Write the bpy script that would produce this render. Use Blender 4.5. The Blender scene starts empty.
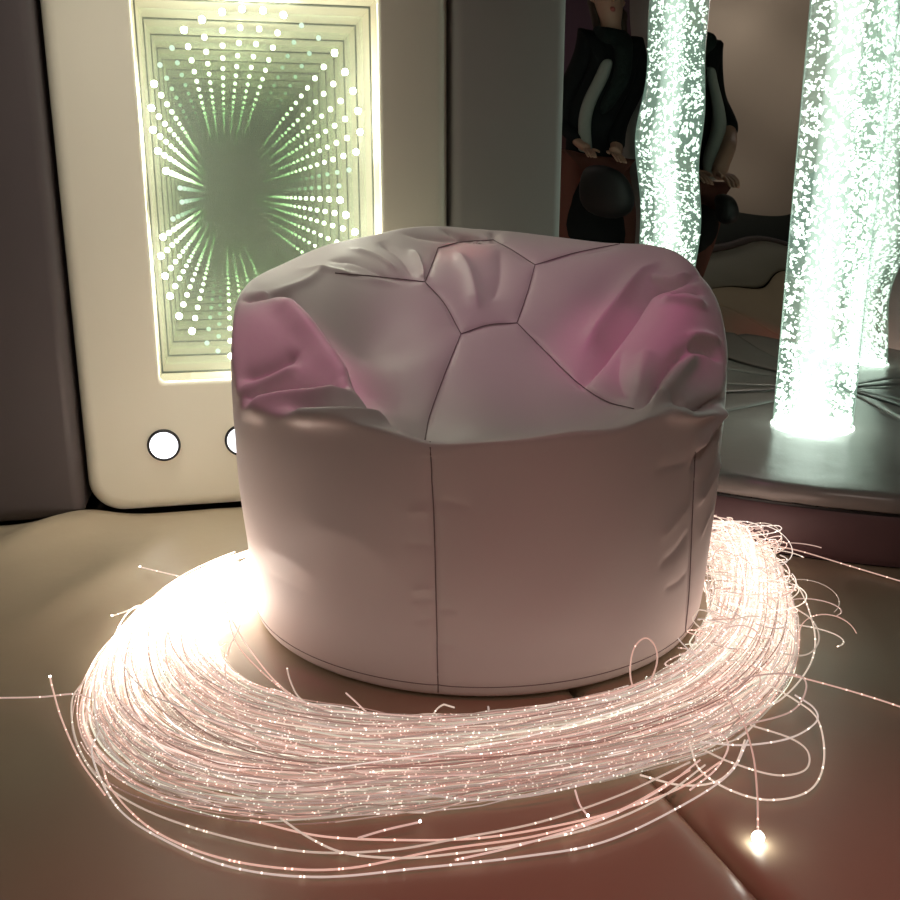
import bpy, math, random
import numpy as np
from mathutils import Vector
from mathutils.bvhtree import BVHTree

rng = np.random.default_rng(7)
random.seed(7)
S = bpy.context.scene
COL = S.collection

# ------------------------------------------------------------------ camera
F = 960.0
PITCH = math.radians(14.9)
YAW = math.radians(12.77)
H = 0.80
FW = np.array([math.sin(YAW)*math.cos(PITCH), math.cos(YAW)*math.cos(PITCH), -math.sin(PITCH)])
RT = np.array([math.cos(YAW), -math.sin(YAW), 0.0])
UP = np.cross(RT, FW)
CP = np.array([0.0, 0.0, H])
def ray(x, y): return FW + RT*(x-450)/F + UP*(450-y)/F
def onz(x, y, z=0.0):
    d = ray(x, y); return CP + d*(z-H)/d[2]
def ony(x, y, Y):
    d = ray(x, y); return CP + d*Y/d[1]

cam = bpy.data.cameras.new('camera')
cam.sensor_width = 36.0
cam.lens = 36.0*F/900.0
cam.clip_start = 0.02
co = bpy.data.objects.new('camera', cam)
COL.objects.link(co)
co.location = (0, 0, H)
co.rotation_euler = (math.pi/2-PITCH, 0, -YAW)
S.camera = co

# ------------------------------------------------------------------ helpers
def tag(o, label=None, cat=None, group=None, kind=None):
    if label: o['label'] = label
    if cat: o['category'] = cat
    if group: o['group'] = group
    if kind: o['kind'] = kind
    return o
def empty(name, loc=(0, 0, 0)):
    o = bpy.data.objects.new(name, None); COL.objects.link(o); o.location = loc
    o.empty_display_size = 0.1
    return o
def link(name, me, m=None, parent=None):
    o = bpy.data.objects.new(name, me); COL.objects.link(o)
    if m: me.materials.append(m)
    if parent:
        o.parent = parent
        o.matrix_parent_inverse.identity()
        w = world_loc(parent)
        o.location = (-w[0], -w[1], -w[2])      # meshes are written in world coordinates
    return o
def world_loc(o):
    v = np.array(o.location)
    while o.parent is not None:
        o = o.parent; v = v+np.array(o.location)
    return v
def mesh(name, verts, faces, m=None, parent=None, smooth=True):
    me = bpy.data.meshes.new(name)
    me.from_pydata([tuple(map(float, v)) for v in verts], [], [tuple(int(i) for i in f) for f in faces])
    me.update()
    if smooth:
        me.polygons.foreach_set('use_smooth', [True]*len(me.polygons))
    return link(name, me, m, parent)
def grid_mesh(name, P, closed_u=False, closed_v=False, m=None, parent=None, smooth=True, flip=False):
    nu, nv = P.shape[:2]
    iu = np.arange(nu if closed_u else nu-1); iv = np.arange(nv if closed_v else nv-1)
    A, B = np.meshgrid(iu, iv, indexing='ij')
    A2 = (A+1) % nu; B2 = (B+1) % nv
    q = np.stack([A*nv+B, A2*nv+B, A2*nv+B2, A*nv+B2], -1).reshape(-1, 4)
    if flip: q = q[:, ::-1]
    return mesh(name, P.reshape(-1, 3), q, m, parent, smooth)
class MB:
    def __init__(s): s.v = []; s.f = []; s.uv = []
    def add(s, v, f):
        o = len(s.v); s.v += [tuple(p) for p in v]; s.f += [tuple(i+o for i in q) for q in f]
    def box(s, a, b):
        x0, y0, z0 = a; x1, y1, z1 = b
        s.add([(x0,y0,z0),(x1,y0,z0),(x1,y1,z0),(x0,y1,z0),(x0,y0,z1),(x1,y0,z1),(x1,y1,z1),(x0,y1,z1)],
              [(0,3,2,1),(4,5,6,7),(0,1,5,4),(1,2,6,5),(2,3,7,6),(3,0,4,7)])
    def build(s, name, m, parent=None, smooth=False, bevel=0, seg=3):
        o = mesh(name, s.v, s.f, m, parent, smooth)
        if bevel:
            b = o.modifiers.new('bevel', 'BEVEL'); b.width = bevel; b.segments = seg
            b.limit_method = 'ANGLE'
            for p in o.data.polygons: p.use_smooth = True
        return o
def lathe(cx, cy, prof, n=48):
    V = []; Fc = []
    for (r, z) in prof:
        for k in range(n):
            a = 2*math.pi*k/n
            V.append((cx+r*math.cos(a), cy+r*math.sin(a), z))
    for i in range(len(prof)-1):
        for k in range(n):
            Fc.append((i*n+k, i*n+(k+1) % n, (i+1)*n+(k+1) % n, (i+1)*n+k))
    return V, Fc
def catmull(P, n):
    P = np.asarray(P, float)
    if len(P) == 2: 
        t = np.linspace(0, 1, n)[:, None]; return P[0]*(1-t)+P[1]*t
    Q = np.vstack([2*P[0]-P[1], P, 2*P[-1]-P[-2]])
    seg = np.linalg.norm(np.diff(P, axis=0), axis=1); c = np.concatenate([[0], np.cumsum(seg)])
    out = []
    for s in np.linspace(0, c[-1], n):
        i = min(np.searchsorted(c, s, side='right')-1, len(P)-2)
        t = (s-c[i])/max(seg[i], 1e-9)
        p0, p1, p2, p3 = Q[i], Q[i+1], Q[i+2], Q[i+3]
        out.append(.5*((2*p1)+(-p0+p2)*t+(2*p0-5*p1+4*p2-p3)*t*t+(-p0+3*p1-3*p2+p3)*t**3))
    return np.array(out)
def tube_verts(P, r, k=6):
    P = np.asarray(P, float); n = len(P)
    T = np.gradient(P, axis=0); T /= np.linalg.norm(T, axis=1)[:, None]+1e-12
    ref = np.array([0., 0., 1.]); A = np.cross(T, ref); l = np.linalg.norm(A, axis=1)
    A[l < 1e-3] = (1, 0, 0); A /= np.linalg.norm(A, axis=1)[:, None]; B = np.cross(T, A)
    r = np.broadcast_to(r, (n,))
    ang = np.arange(k)*2*math.pi/k
    V = P[:, None, :]+r[:, None, None]*(np.cos(ang)[None, :, None]*A[:, None, :]+np.sin(ang)[None, :, None]*B[:, None, :])
    return V.reshape(-1, 3)
def tube_faces(n, k, o=0):
    i = np.arange(n-1)[:, None]; j = np.arange(k)[None, :]
    return np.stack([o+i*k+j, o+i*k+(j+1) % k, o+(i+1)*k+(j+1) % k, o+(i+1)*k+j], -1).reshape(-1, 4)
def tube(name, P, r, m, parent=None, k=6):
    V = tube_verts(P, r, k); Fc = tube_faces(len(P), k).tolist()
    Fc.append(list(range(k))[::-1]); Fc.append([(len(P)-1)*k+j for j in range(k)])
    return mesh(name, V, Fc, m, parent)
def ball(c, r, nu=12, nv=8):
    V = []; Fc = []
    for i in range(nv+1):
        ph = math.pi*i/nv
        for j in range(nu):
            a = 2*math.pi*j/nu
            V.append((c[0]+r*math.sin(ph)*math.cos(a), c[1]+r*math.sin(ph)*math.sin(a), c[2]+r*math.cos(ph)))
    for i in range(nv):
        for j in range(nu):
            Fc.append((i*nu+j, (i+1)*nu+j, (i+1)*nu+(j+1) % nu, i*nu+(j+1) % nu))
    return V, Fc

# ------------------------------------------------------------------ materials
def mat(name, col, rough=.5, spec=.5, metal=0., bump=None, var=None, sheen=0., coat=0.):
    m = bpy.data.materials.new(name); m.use_nodes = True
    nt = m.node_tree; b = nt.nodes['Principled BSDF']
    b.inputs['Base Color'].default_value = (*col, 1); b.inputs['Roughness'].default_value = rough
    b.inputs['Specular IOR Level'].default_value = spec; b.inputs['Metallic'].default_value = metal
    b.inputs['Coat Weight'].default_value = coat
    tc = nt.nodes.new('ShaderNodeTexCoord')
    if var:                                   # (scale, amount): cloudy variation of the colour itself
        n = nt.nodes.new('ShaderNodeTexNoise'); n.inputs['Scale'].default_value = var[0]; n.inputs['Detail'].default_value = 5
        nt.links.new(tc.outputs['Object'], n.inputs['Vector'])
        mx = nt.nodes.new('ShaderNodeMixRGB'); mx.inputs[1].default_value = (*[c*(1-var[1]) for c in col], 1)
        mx.inputs[2].default_value = (*[min(1, c*(1+var[1])) for c in col], 1)
        nt.links.new(n.outputs['Fac'], mx.inputs[0]); nt.links.new(mx.outputs[0], b.inputs['Base Color'])
    if bump:                                  # list of (scale, strength, distance)
        prev = None
        for (sc, st, di) in bump:
            n = nt.nodes.new('ShaderNodeTexNoise'); n.inputs['Scale'].default_value = sc; n.inputs['Detail'].default_value = 4
            nt.links.new(tc.outputs['Object'], n.inputs['Vector'])
            bp = nt.nodes.new('ShaderNodeBump'); bp.inputs['Strength'].default_value = st; bp.inputs['Distance'].default_value = di
            nt.links.new(n.outputs['Fac'], bp.inputs['Height'])
            if prev: nt.links.new(prev.outputs[0], bp.inputs['Normal'])
            prev = bp
        nt.links.new(prev.outputs[0], b.inputs['Normal'])
    return m
def emis(name, col, st):
    m = bpy.data.materials.new(name); m.use_nodes = True
    nt = m.node_tree; nt.nodes.clear()
    e = nt.nodes.new('ShaderNodeEmission'); e.inputs[0].default_value = (*col, 1); e.inputs[1].default_value = st
    o = nt.nodes.new('ShaderNodeOutputMaterial'); nt.links.new(e.outputs[0], o.inputs[0])
    return m

M = {}
M['bag'] = mat('white_vinyl', (.74, .67, .67), .48, .35, bump=[(60, .10, .003), (900, .08, .0006)], var=(6, .03))
M['shaded_thread'] = mat('shaded_seam_thread', (.22, .165, .175), .8)  # dark tone paints in the shade lying in the seam grooves
M['mat'] = mat('cream_vinyl', (.41, .33, .235), .36, .45, bump=[(5, .25, .012), (700, .06, .0006)], var=(3, .05))
M['frame'] = mat('ivory_foam', (.86, .82, .69), .5, .35, bump=[(500, .05, .0005)])
M['grey_pad'] = mat('grey_mauve_vinyl', (.105, .088, .092), .45, .4, bump=[(4, .15, .01), (600, .08, .0005)])
M['grey_pad2'] = mat('grey_vinyl', (.40, .40, .375), .45, .4, bump=[(4, .15, .01), (600, .08, .0005)])
M['silver'] = mat('silver_grey_vinyl', (.29, .265, .255), .25, .6, bump=[(7, .3, .01), (600, .05, .0005)])
M['plum'] = mat('plum_brown_vinyl', (.15, .085, .095), .42, .45, bump=[(6, .3, .01), (600, .06, .0005)])
M['wood'] = mat('pale_plywood', (.56, .49, .36), .55, .3, var=(9, .08))
M['black'] = mat('black_plastic', (.012, .012, .014), .4)
M['wall'] = mat('brown_grey_paint', (.52, .42, .36), .7)
M['dark_wall'] = mat('dark_grey_paint', (.035, .04, .038), .6)
M['purple'] = mat('purple_paint', (.10, .05, .10), .7)
M['maroon'] = mat('maroon_paint', (.07, .012, .016), .7)
M['pale'] = mat('pale_trim_paint', (.40, .36, .34), .6)
M['ceil'] = mat('ceiling_paint', (.30, .28, .26), .8)
M['floor'] = mat('dark_lino', (.08, .065, .05), .6)

def mirror_mat(name, col, rough=0.0):
    m = bpy.data.materials.new(name); m.use_nodes = True
    nt = m.node_tree; nt.nodes.clear()
    g = nt.nodes.new('ShaderNodeBsdfGlossy'); g.inputs['Color'].default_value = (*col, 1); g.inputs['Roughness'].default_value = rough
    o = nt.nodes.new('ShaderNodeOutputMaterial'); nt.links.new(g.outputs[0], o.inputs[0])
    return m
M['mirror'] = mirror_mat('acrylic_mirror', (.80, .82, .80))
M['back_mirror'] = mirror_mat('tunnel_mirror', (.92, .94, .91))

# half-silvered pane: clear from the room side, mirror on its coated inner side
m = bpy.data.materials.new('half_silvered_glass'); m.use_nodes = True
nt = m.node_tree; nt.nodes.clear()
ge = nt.nodes.new('ShaderNodeNewGeometry'); tr = nt.nodes.new('ShaderNodeBsdfTransparent'); tr.inputs[0].default_value = (.92, .96, .92, 1)
gl = nt.nodes.new('ShaderNodeBsdfGlossy'); gl.inputs['Color'].default_value = (.85, .885, .85, 1); gl.inputs['Roughness'].default_value = 0
g2 = nt.nodes.new('ShaderNodeBsdfGlossy'); g2.inputs['Roughness'].default_value = 0.02
fr = nt.nodes.new('ShaderNodeFresnel'); fr.inputs[0].default_value = 1.2
mx0 = nt.nodes.new('ShaderNodeMixShader'); mx = nt.nodes.new('ShaderNodeMixShader'); o = nt.nodes.new('ShaderNodeOutputMaterial')
nt.links.new(fr.outputs[0], mx0.inputs[0]); nt.links.new(tr.outputs[0], mx0.inputs[1]); nt.links.new(g2.outputs[0], mx0.inputs[2])
nt.links.new(ge.outputs['Backfacing'], mx.inputs[0]); nt.links.new(mx0.outputs[0], mx.inputs[1]); nt.links.new(gl.outputs[0], mx.inputs[2])
tl = nt.nodes.new('ShaderNodeBsdfTranslucent'); tl.inputs[0].default_value = (.80, .86, .76, 1)      # dusty film, also put in as the hazy bloom of the lights
mx2 = nt.nodes.new('ShaderNodeMixShader'); mx2.inputs[0].default_value = .08
nt.links.new(mx.outputs[0], mx2.inputs[1]); nt.links.new(tl.outputs[0], mx2.inputs[2])
nt.links.new(mx2.outputs[0], o.inputs[0])
M['half'] = m

LEDC = (1.0, 1.0, .86)
M['led'] = emis('lit_green_led', LEDC, 230)
M['led_dim'] = emis('dim_green_led', (.75, 1, .8), 1.1)
M['button'] = emis('lit_button', (.93, .93, 1.0), 3.0)

# ------------------------------------------------------------------ room
def struct(name, a, b, m):
    q = MB(); q.box(a, b); o = q.build(name, m); o['kind'] = 'structure'; return o
XL, XR, YF, YB, ZC = -1.5, 2.00, -1.45, 2.84, 2.45
struct('floor', (XL-.1, YF-.1, -.12), (XR+.1, YB+.1, -.05), M['floor'])
struct('ceiling', (XL-.1, YF-.1, ZC), (XR+.1, YB+.1, ZC+.08), M['ceil'])
struct('wall_back', (XL-.1, YB, -.05), (XR+.1, YB+.08, ZC), M['dark_wall'])
struct('wall_left', (XL-.1, YF, -.05), (XL, YB, ZC), M['dark_wall'])
struct('wall_right', (XR, .83, -.05), (XR+.1, YB, ZC), M['wall'])
wl = struct('wall_right_far', (XR, YF, 1.40), (XR+.1, .83, ZC), M['purple']); wl.name = 'wall_right'
wl = struct('wall_right_low', (XR, YF, -.05), (XR+.1, .83, 1.40), M['maroon']); wl.name = 'wall_right'
struct('trim_1', (XR-.012, YF, 1.38), (XR, .83, 1.43), M['pale'])
struct('wall_front', (XL-.1, YF-.1, .80), (XR+.1, YF, ZC), M['wall'])
wl = struct('wall_front_low', (XL-.1, YF-.1, -.05), (XR+.1, YF, .80), M['dark_wall']); wl.name = 'wall_front'

# ------------------------------------------------------------------ floor mats
SEAM = lambda y: .532+(1.349-y)*.096
def fmat(side):
    ny, nx = 150, 130
    ys = np.linspace(YF+.28, 2.478, ny)
    P = np.zeros((ny, nx, 3))
    for i, y in enumerate(ys):
        xa, xb = (XL+.02, SEAM(y)-.003) if side < 0 else (SEAM(y)+.003, XR-.02)
        t = np.linspace(0, 1, nx)
        t = t+.10*np.sin(2*math.pi*t)/(2*math.pi)*-1
        P[i, :, 0] = xa+(xb-xa)*t; P[i, :, 1] = y
    x, y = P[..., 0], P[..., 1]
    z = .0022*np.sin(3.1*x+1.3*y+.5)*np.sin(2.3*y-1.1*x)+.0018*np.sin(7*x-4*y)+.001*np.sin(11*y+5*x)-.003
    if side < 0:      # the mat is pushed up against the wall in the corner: a soft diagonal ridge
        u = (x+.47)*.80-(y-2.36)*.60; w = (x+.47)*.60+(y-2.36)*.80
        z += .044*np.exp(-(u/.075)**2)*np.exp(-(w/.20)**2)
        u = (x+.28)*.85-(y-2.1)*.52; w = (x+.28)*.52+(y-2.1)*.85
        z += .014*np.exp(-(u/.06)**2)*np.exp(-(w/.30)**2)
        u = (x+.55)*.97-(y-1.9)*.25; w = (x+.55)*.25+(y-1.9)*.97
        z += .010*np.exp(-(u/.09)**2)*np.exp(-(w/.4)**2)
    near = np.exp(-((x-.46)**2+(y-1.76)**2)/.75**2)
    z = z*(1-.6*near)
    de = np.minimum(np.abs(x-x[:, :1]), np.abs(x-x[:, -1:]))
    z -= .016*np.exp(-(de/.010)**1.2)
    P[..., 2] = z
    # skirt
    ring = [P[0, :, :], P[1:, -1, :], P[-1, -2::-1, :], P[-2:0:-1, 0, :]]
    top = P.reshape(-1, 3)
    idx = np.arange(ny*nx).reshape(ny, nx)
    loop = np.concatenate([idx[0, :], idx[1:, -1], idx[-1, -2::-1], idx[-2:0:-1, 0]])
    low = top[loop].copy(); low[:, 2] = -.05
    V = np.vstack([top, low]); n0 = len(top); L = len(loop)
    q = np.stack([idx[:-1, :-1], idx[:-1, 1:], idx[1:, 1:], idx[1:, :-1]], -1).reshape(-1, 4).tolist()
    for k in range(L):
        q.append([loop[(k+1) % L], loop[k], n0+k, n0+(k+1) % L])
    return mesh('floor_mat', V, q, M['mat'])
tag(fmat(-1), 'wide cream vinyl floor mat under the infinity light panel, left of the floor seam', 'floor mat', 'cream floor mats')
tag(fmat(1), 'cream vinyl floor mat right of the floor seam, running up to the round platform', 'floor mat', 'cream floor mats')

# ------------------------------------------------------------------ padded wall panels
def padded(name, a, b, m, r=.03):
    q = MB(); q.box(a, b)
    return q.build(name, m, smooth=True, bevel=r, seg=5)
tag(padded('padded_wall_panel', (-1.10, 2.47, .0), (-.395, YB, 2.2), M['grey_pad']),
    'dark grey-mauve padded wall panel standing left of the ivory light panel', 'wall panel', 'padded wall panels')
tag(padded('padded_wall_panel', (.572, 2.49, .0), (.870, YB, 2.2), M['grey_pad2'], .028),
    'grey padded wall panel between the ivory light panel and the wavy mirror', 'wall panel', 'padded wall panels')
tag(padded('padded_wall_panel', (1.972, .83, .0), (XR, 1.43, 2.2), mat('grey_vinyl_light', (.42, .39, .38), .5), .02),
    'pale grey padded wall panel, seen in the mirror beside the person', 'wall panel', 'padded wall panels')
tag(padded('padded_wall_panel', (XL+.03, YF, .0), (-.95, YF+.05, .95), mat('mint_grey_vinyl', (.66, .70, .60), .5), .02),
    'pale padded wall panel in the far corner, seen only in the side mirror', 'wall panel', 'padded wall panels')
bench = empty('padded_bench', (.3, -1.2, 0))
tag(bench, 'low grey padded bench along the wall opposite the mirror', 'bench')
q = MB(); q.box((-.9, -1.40, .0), (1.9, -1.16, .30)); q.build('base', M['grey_pad2'], bench, True, .015)
q = MB(); q.box((-.92, -1.40, .30), (1.92, -1.14, .37)); q.build('seat', M['grey_pad'], bench, True, .02)

# ------------------------------------------------------------------ infinity light panel
YP = 2.49
panel = empty('infinity_light_panel', (.09, YP, 0))
tag(panel, 'tall ivory padded panel with a tunnel of green-white lights behind glass', 'light panel')
def rrect(x0, x1, z0, z1, r, ns=10, nc=10):
    P = []
    cs = [(x1-r, z0+r, -90), (x1-r, z1-r, 0), (x0+r, z1-r, 90), (x0+r, z0+r, 180)]
    for ci, (cx, cz, a0) in enumerate(cs):
        for k in range(nc+1):
            a = math.radians(a0+90*k/nc); P.append((cx+r*math.cos(a), cz+r*math.sin(a)))
        nx = cs[(ci+1) % 4]; a = math.radians(a0+90)
        p = np.array(P[-1]); a2 = math.radians(nx[2]); qn = np.array((nx[0]+r*math.cos(a2), nx[1]+r*math.sin(a2)))
        for k in range(1, ns): P.append(tuple(p+(qn-p)*k/ns))
    return np.array(P)
OX0, OX1, OZ0, OZ1 = -.188, .387, .340, 1.262
FX0, FX1, FZ0, FZ1 = -.385, .562, .004, 1.62
rows = []
def row(pts, Y): rows.append(np.column_stack([pts[:, 0], np.full(len(pts), Y), pts[:, 1]]))
rf = .034
row(rrect(FX0, FX1, FZ0, FZ1, .085), YB)
for k in range(7):
    a = math.pi/2*k/6; i = rf*(1-math.cos(a))
    row(rrect(FX0+i, FX1-i, FZ0+i, FZ1-i, .085-i*.6), YP+rf*(1-math.sin(a)))
ri = .010
for k in range(5):
    a = math.pi/2*k/4; i = ri*math.cos(a)
    e = ri*(1-math.sin(a))
    row(rrect(OX0-e*0+(-ri+ri*math.sin(a)), OX1+ri-ri*math.sin(a), OZ0-ri+ri*math.sin(a), OZ1+ri-ri*math.sin(a), .018), YP+ri*(1-math.cos(a)))
row(rrect(OX0, OX1, OZ0, OZ1, .018), YP+.020)
grid_mesh('frame', np.array(rows), closed_v=True, m=M['frame'], parent=panel)
YM = 2.655
q = MB()
bx0, bx1, bz0, bz1 = OX0-.004, OX1+.004, OZ0-.004, OZ1+.004
t = .012
q.box((bx0-t, YP+.020, bz0-t), (bx0, YM, bz1+t)); q.box((bx1, YP+.020, bz0-t), (bx1+t, YM, bz1+t))
q.box((bx0, YP+.020, bz0-t), (bx1, YM, bz0)); q.box((bx0, YP+.020, bz1), (bx1, YM, bz1+t))
q.build('tunnel_box', M['wood'], panel)
q = MB()                                   # dark beads where the panes meet the wooden sides
for Y in (YM-.004,):
    w = .0035
    q.box((bx0, Y-.002, bz0), (bx0+w, Y+.002, bz1)); q.box((bx1-w, Y-.002, bz0), (bx1, Y+.002, bz1))
    q.box((bx0, Y-.002, bz0), (bx1, Y+.002, bz0+w)); q.box((bx0, Y-.002, bz1-w), (bx1, Y+.002, bz1))
q.build('glazing_bead', mat('green_grey_bead', (.10, .11, .08), .6), panel)
q = MB(); w = .0045; ya, yb = YP+.0125, YP+.0195
q.box((bx0, ya, bz0), (bx0+w, yb, bz1)); q.box((bx1-w, ya, bz0), (bx1, yb, bz1))
q.box((bx0+w, ya, bz0), (bx1-w, yb, bz0+w)); q.box((bx0+w, ya, bz1-w), (bx1-w, yb, bz1))
tag(q.build('edge_light_strip', emis('cream_edge_light', (1, .95, .70), 5), panel), 'warm white light strip round the edge of the glass')
mesh('mirror_back', [(bx0, YM, bz0), (bx1, YM, bz0), (bx1, YM, bz1), (bx0, YM, bz1)], [(0, 1, 2, 3)], M['back_mirror'], panel, False)
mesh('glass_pane', [(bx0, YP+.022, bz0), (bx1, YP+.022, bz0), (bx1, YP+.022, bz1), (bx0, YP+.022, bz1)], [(0, 1, 2, 3)], M['half'], panel, False)
lit = [(184,30),(202,19.5),(222,12),(242,9),(263,10.5),(283.5,15),(334.5,53),(345,72),(353,91),(358,111),(360,132),(356,152),
       (340,200),(346,215),(355,232),(360,252),(361,272),(357,293),
       (154,84),(151.5,108),(153,130),(158,151),(166,171),
       (163,237),(161,256),(165,276),(170,296),(179,316),(192,331),(231,356),(249,360),(268,359),(288,353)]
dim = [(301.5,25.5),(318.6,38),(160,65),(172,48),(349,170),(339,186),(180,188),(182,202),(173,219),(207,343),(218,351),(306,344),(322,333),(343,313)]
for (pts, mm) in ((lit, 'led'), (dim, 'led_dim')):
    for (x, y) in pts:
        c = ony(x, y, YM)
        V, Fc = ball((c[0], YM-.001, c[2]), .0074 if mm == 'led' else .0066, 12, 8)
        mesh('led', V, Fc, M[mm], panel)
for (x, y) in [(164, 445), (241, 440)]:
    c = ony(x, y, YP)
    def disc(r0, r1, Y0, Y1, n=40):
        prof = [(r1, YP+.004), (r1, Y0), (r0+.001, Y1), (r0, Y1+.002)]
        V = []; Fc = []
        for (r, Y) in prof:
            for k in range(n):
                a = 2*math.pi*k/n; V.append((c[0]+r*math.cos(a), Y, c[2]+r*math.sin(a)))
        for i in range(len(prof)-1):
            for k in range(n): Fc.append((i*n+k, (i+1)*n+k, (i+1)*n+(k+1) % n, i*n+(k+1) % n))
        return V, Fc, n
    V, Fc, n = disc(.035, .0415, YP-.006, YP-.008)
    b = mesh('push_button', V, Fc, M['black'], panel)
    V = [(c[0], YP-.012, c[2])]; Fc = []
    for j, (r, Y) in enumerate(((.02, YP-.0115), (.032, YP-.009), (.0358, YP-.005))):
        for k in range(40):
            a = 2*math.pi*k/40; V.append((c[0]+r*math.cos(a), Y, c[2]+r*math.sin(a)))
    for k in range(40): Fc.append((0, 1+k, 1+(k+1) % 40))
    for j in range(2):
        for k in range(40): Fc.append((1+j*40+k, 41+j*40+k, 41+j*40+(k+1) % 40, 1+j*40+(k+1) % 40))
    tag(mesh('button_lens', V, Fc, M['button'], b), 'glowing white button lens')

# ------------------------------------------------------------------ mirrors in the corner
def wavy(axis, fixed, a0, a1, z0, z1, amp, ph):
    na, nz = 150, 240
    A, Z = np.meshgrid(np.linspace(a0, a1, na), np.linspace(z0, z1, nz), indexing='ij')
    d = amp*(np.sin(5.2*A+13.0*Z+ph)+.8*np.sin(-6*A+9*Z+1.7*ph+1)+.35*np.sin(9*A+21*Z+.6*ph)+.5*np.sin(8*A-5.5*Z+2.2))
    if axis == 'y': return np.stack([A, fixed+d, Z], -1)
    return np.stack([fixed+d, A, Z], -1)
def mirror_obj(name, P, nrm, label):
    nu, nv = P.shape[:2]
    B = P+np.array(nrm)*-.006
    o = grid_mesh(name, P, m=M['mirror'], flip=(nrm[1] < 0))
    return tag(o, label, 'mirror', 'acrylic mirrors')
mirror_obj('wall_mirror', wavy('y', 2.812, .872, 1.987, .10, 2.3, .0011, .4), (0, -1, 0),
           'wavy acrylic wall mirror behind the bubble tube, reflecting a person in black')
mirror_obj('wall_mirror', wavy('x', 1.985, 1.44, 2.812, .10, 2.3, .0007, 2.1), (-1, 0, 0),
           'acrylic wall mirror on the side wall right of the bubble tube')

# ------------------------------------------------------------------ round padded platform in the corner
KX, KY = 1.980, 2.806
plat = empty('corner_platform', (1.6, 2.4, 0))
tag(plat, 'round silver-grey padded platform in the mirror corner carrying the bubble tube', 'platform')
def sector(name, R, z0, z1, m, rb, a0=180.5, a1=269.5, r0=.02, sag=0., na=70, puck=0.):
    prof = [(r0, z0), (R-rb*.6, z0)]
    for k in range(9):
        a = -math.pi/2+math.pi*k/8; h2 = (z1-z0)/2
        prof.append((R-rb+rb*math.cos(a), (z0+z1)/2+h2*math.sin(a)))
    for k in range(1, 24): prof.append((R-rb-(R-rb-r0)*k/23, z1))
    prof.append((r0, z0))
    P = np.zeros((na, len(prof), 3))
    for i, a in enumerate(np.linspace(a0, a1, na)):
        e = min(a-a0, a1-a)
        for j, (r, z) in enumerate(prof):
            zz = z; rr = r
            if z > (z0+z1)/2:
                dd = math.radians(e)*r
                zz -= .006*math.exp(-dd/.010)
            if puck and abs(z-(z0+z1)/2) < (z1-z0)*.5:
                rr += puck*math.sin(a*2.1+8*z)*math.sin(a*.9)*(1 if r > R-rb*1.2 else 0)
            P[i, j] = (max(KX+rr*math.cos(math.radians(a)), .895), KY+rr*math.sin(math.radians(a)), zz)
    o = grid_mesh(name, P, m=m, parent=plat)
    # end caps
    me = o.data
    return o
sector('base', 1.240, .002, .126, M['plum'], .012, 180.5, 269.8)
sector('skirt', 1.236, .118, .132, M['black'], .004, 180.5, 269.8)
edges = [180.5, 204.0, 256.0, 269.8]
for a, b in zip(edges[:-1], edges[1:]):
    sector('cushion', 1.256, .128, .176, M['silver'], .022, a+.05, b-.05, puck=.003, na=40)

# ------------------------------------------------------------------ bubble tube
TX, TY, TR, TZ = 1.557, 2.312, .106, .1775
tubeo = empty('bubble_tube', (TX, TY, TZ))
tag(tubeo, 'tall clear bubble tube glowing mint-white on the round platform', 'bubble lamp')
def vol_mat(name, col, st, glossy=True):
    m = bpy.data.materials.new(name); m.use_nodes = True
    nt = m.node_tree; nt.nodes.clear()
    o = nt.nodes.new('ShaderNodeOutputMaterial')
    tr = nt.nodes.new('ShaderNodeBsdfTransparent')
    if glossy:
        gl = nt.nodes.new('ShaderNodeBsdfGlossy'); gl.inputs['Roughness'].default_value = .03
        fr = nt.nodes.new('ShaderNodeFresnel'); fr.inputs[0].default_value = 1.3
        mx = nt.nodes.new('ShaderNodeMixShader')
        ge = nt.nodes.new('ShaderNodeNewGeometry'); inv = nt.nodes.new('ShaderNodeMath'); inv.operation = 'SUBTRACT'; inv.inputs[0].default_value = 1
        nt.links.new(ge.outputs['Backfacing'], inv.inputs[1])
        mul = nt.nodes.new('ShaderNodeMath'); mul.operation = 'MULTIPLY'
        nt.links.new(fr.outputs[0], mul.inputs[0]); nt.links.new(inv.outputs[0], mul.inputs[1])
        nt.links.new(mul.outputs[0], mx.inputs[0]); nt.links.new(tr.outputs[0], mx.inputs[1]); nt.links.new(gl.outputs[0], mx.inputs[2])
        nt.links.new(mx.outputs[0], o.inputs['Surface'])
    else:
        nt.links.new(tr.outputs[0], o.inputs['Surface'])
    e = nt.nodes.new('ShaderNodeEmission'); e.inputs[0].default_value = (*col, 1); e.inputs[1].default_value = st
    nt.links.new(e.outputs[0], o.inputs['Volume'])
    return m
ZT = 2.10
V, Fc = lathe(TX, TY, [(TR, TZ), (TR, ZT), (TR-.003, ZT), (TR-.003, TZ), (TR, TZ)], 96)
mesh('clear_shell', V, Fc, vol_mat('lit_acrylic', (.62, 1, .78), 10.0), tubeo)
V, Fc = lathe(TX, TY, [(.0005, TZ+.01), (TR-.005, TZ+.01), (TR-.005, ZT-.05), (.0005, ZT-.05)], 48)
mesh('water', V, Fc, vol_mat('lit_water', (.68, 1, .76), 1.5, False), tubeo)
V, Fc = lathe(TX-.012, TY, [(.0005, TZ+.01), (.058, TZ+.01), (.052, .5), (.044, 1.0), (.038, ZT-.06), (.0005, ZT-.06)], 40)
tag(mesh('bubble_plume', V, Fc, vol_mat('lit_bubble_plume', (.80, 1, .86), 7.0, False), tubeo), 'dense bright plume of rising bubbles', kind='stuff')
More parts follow.
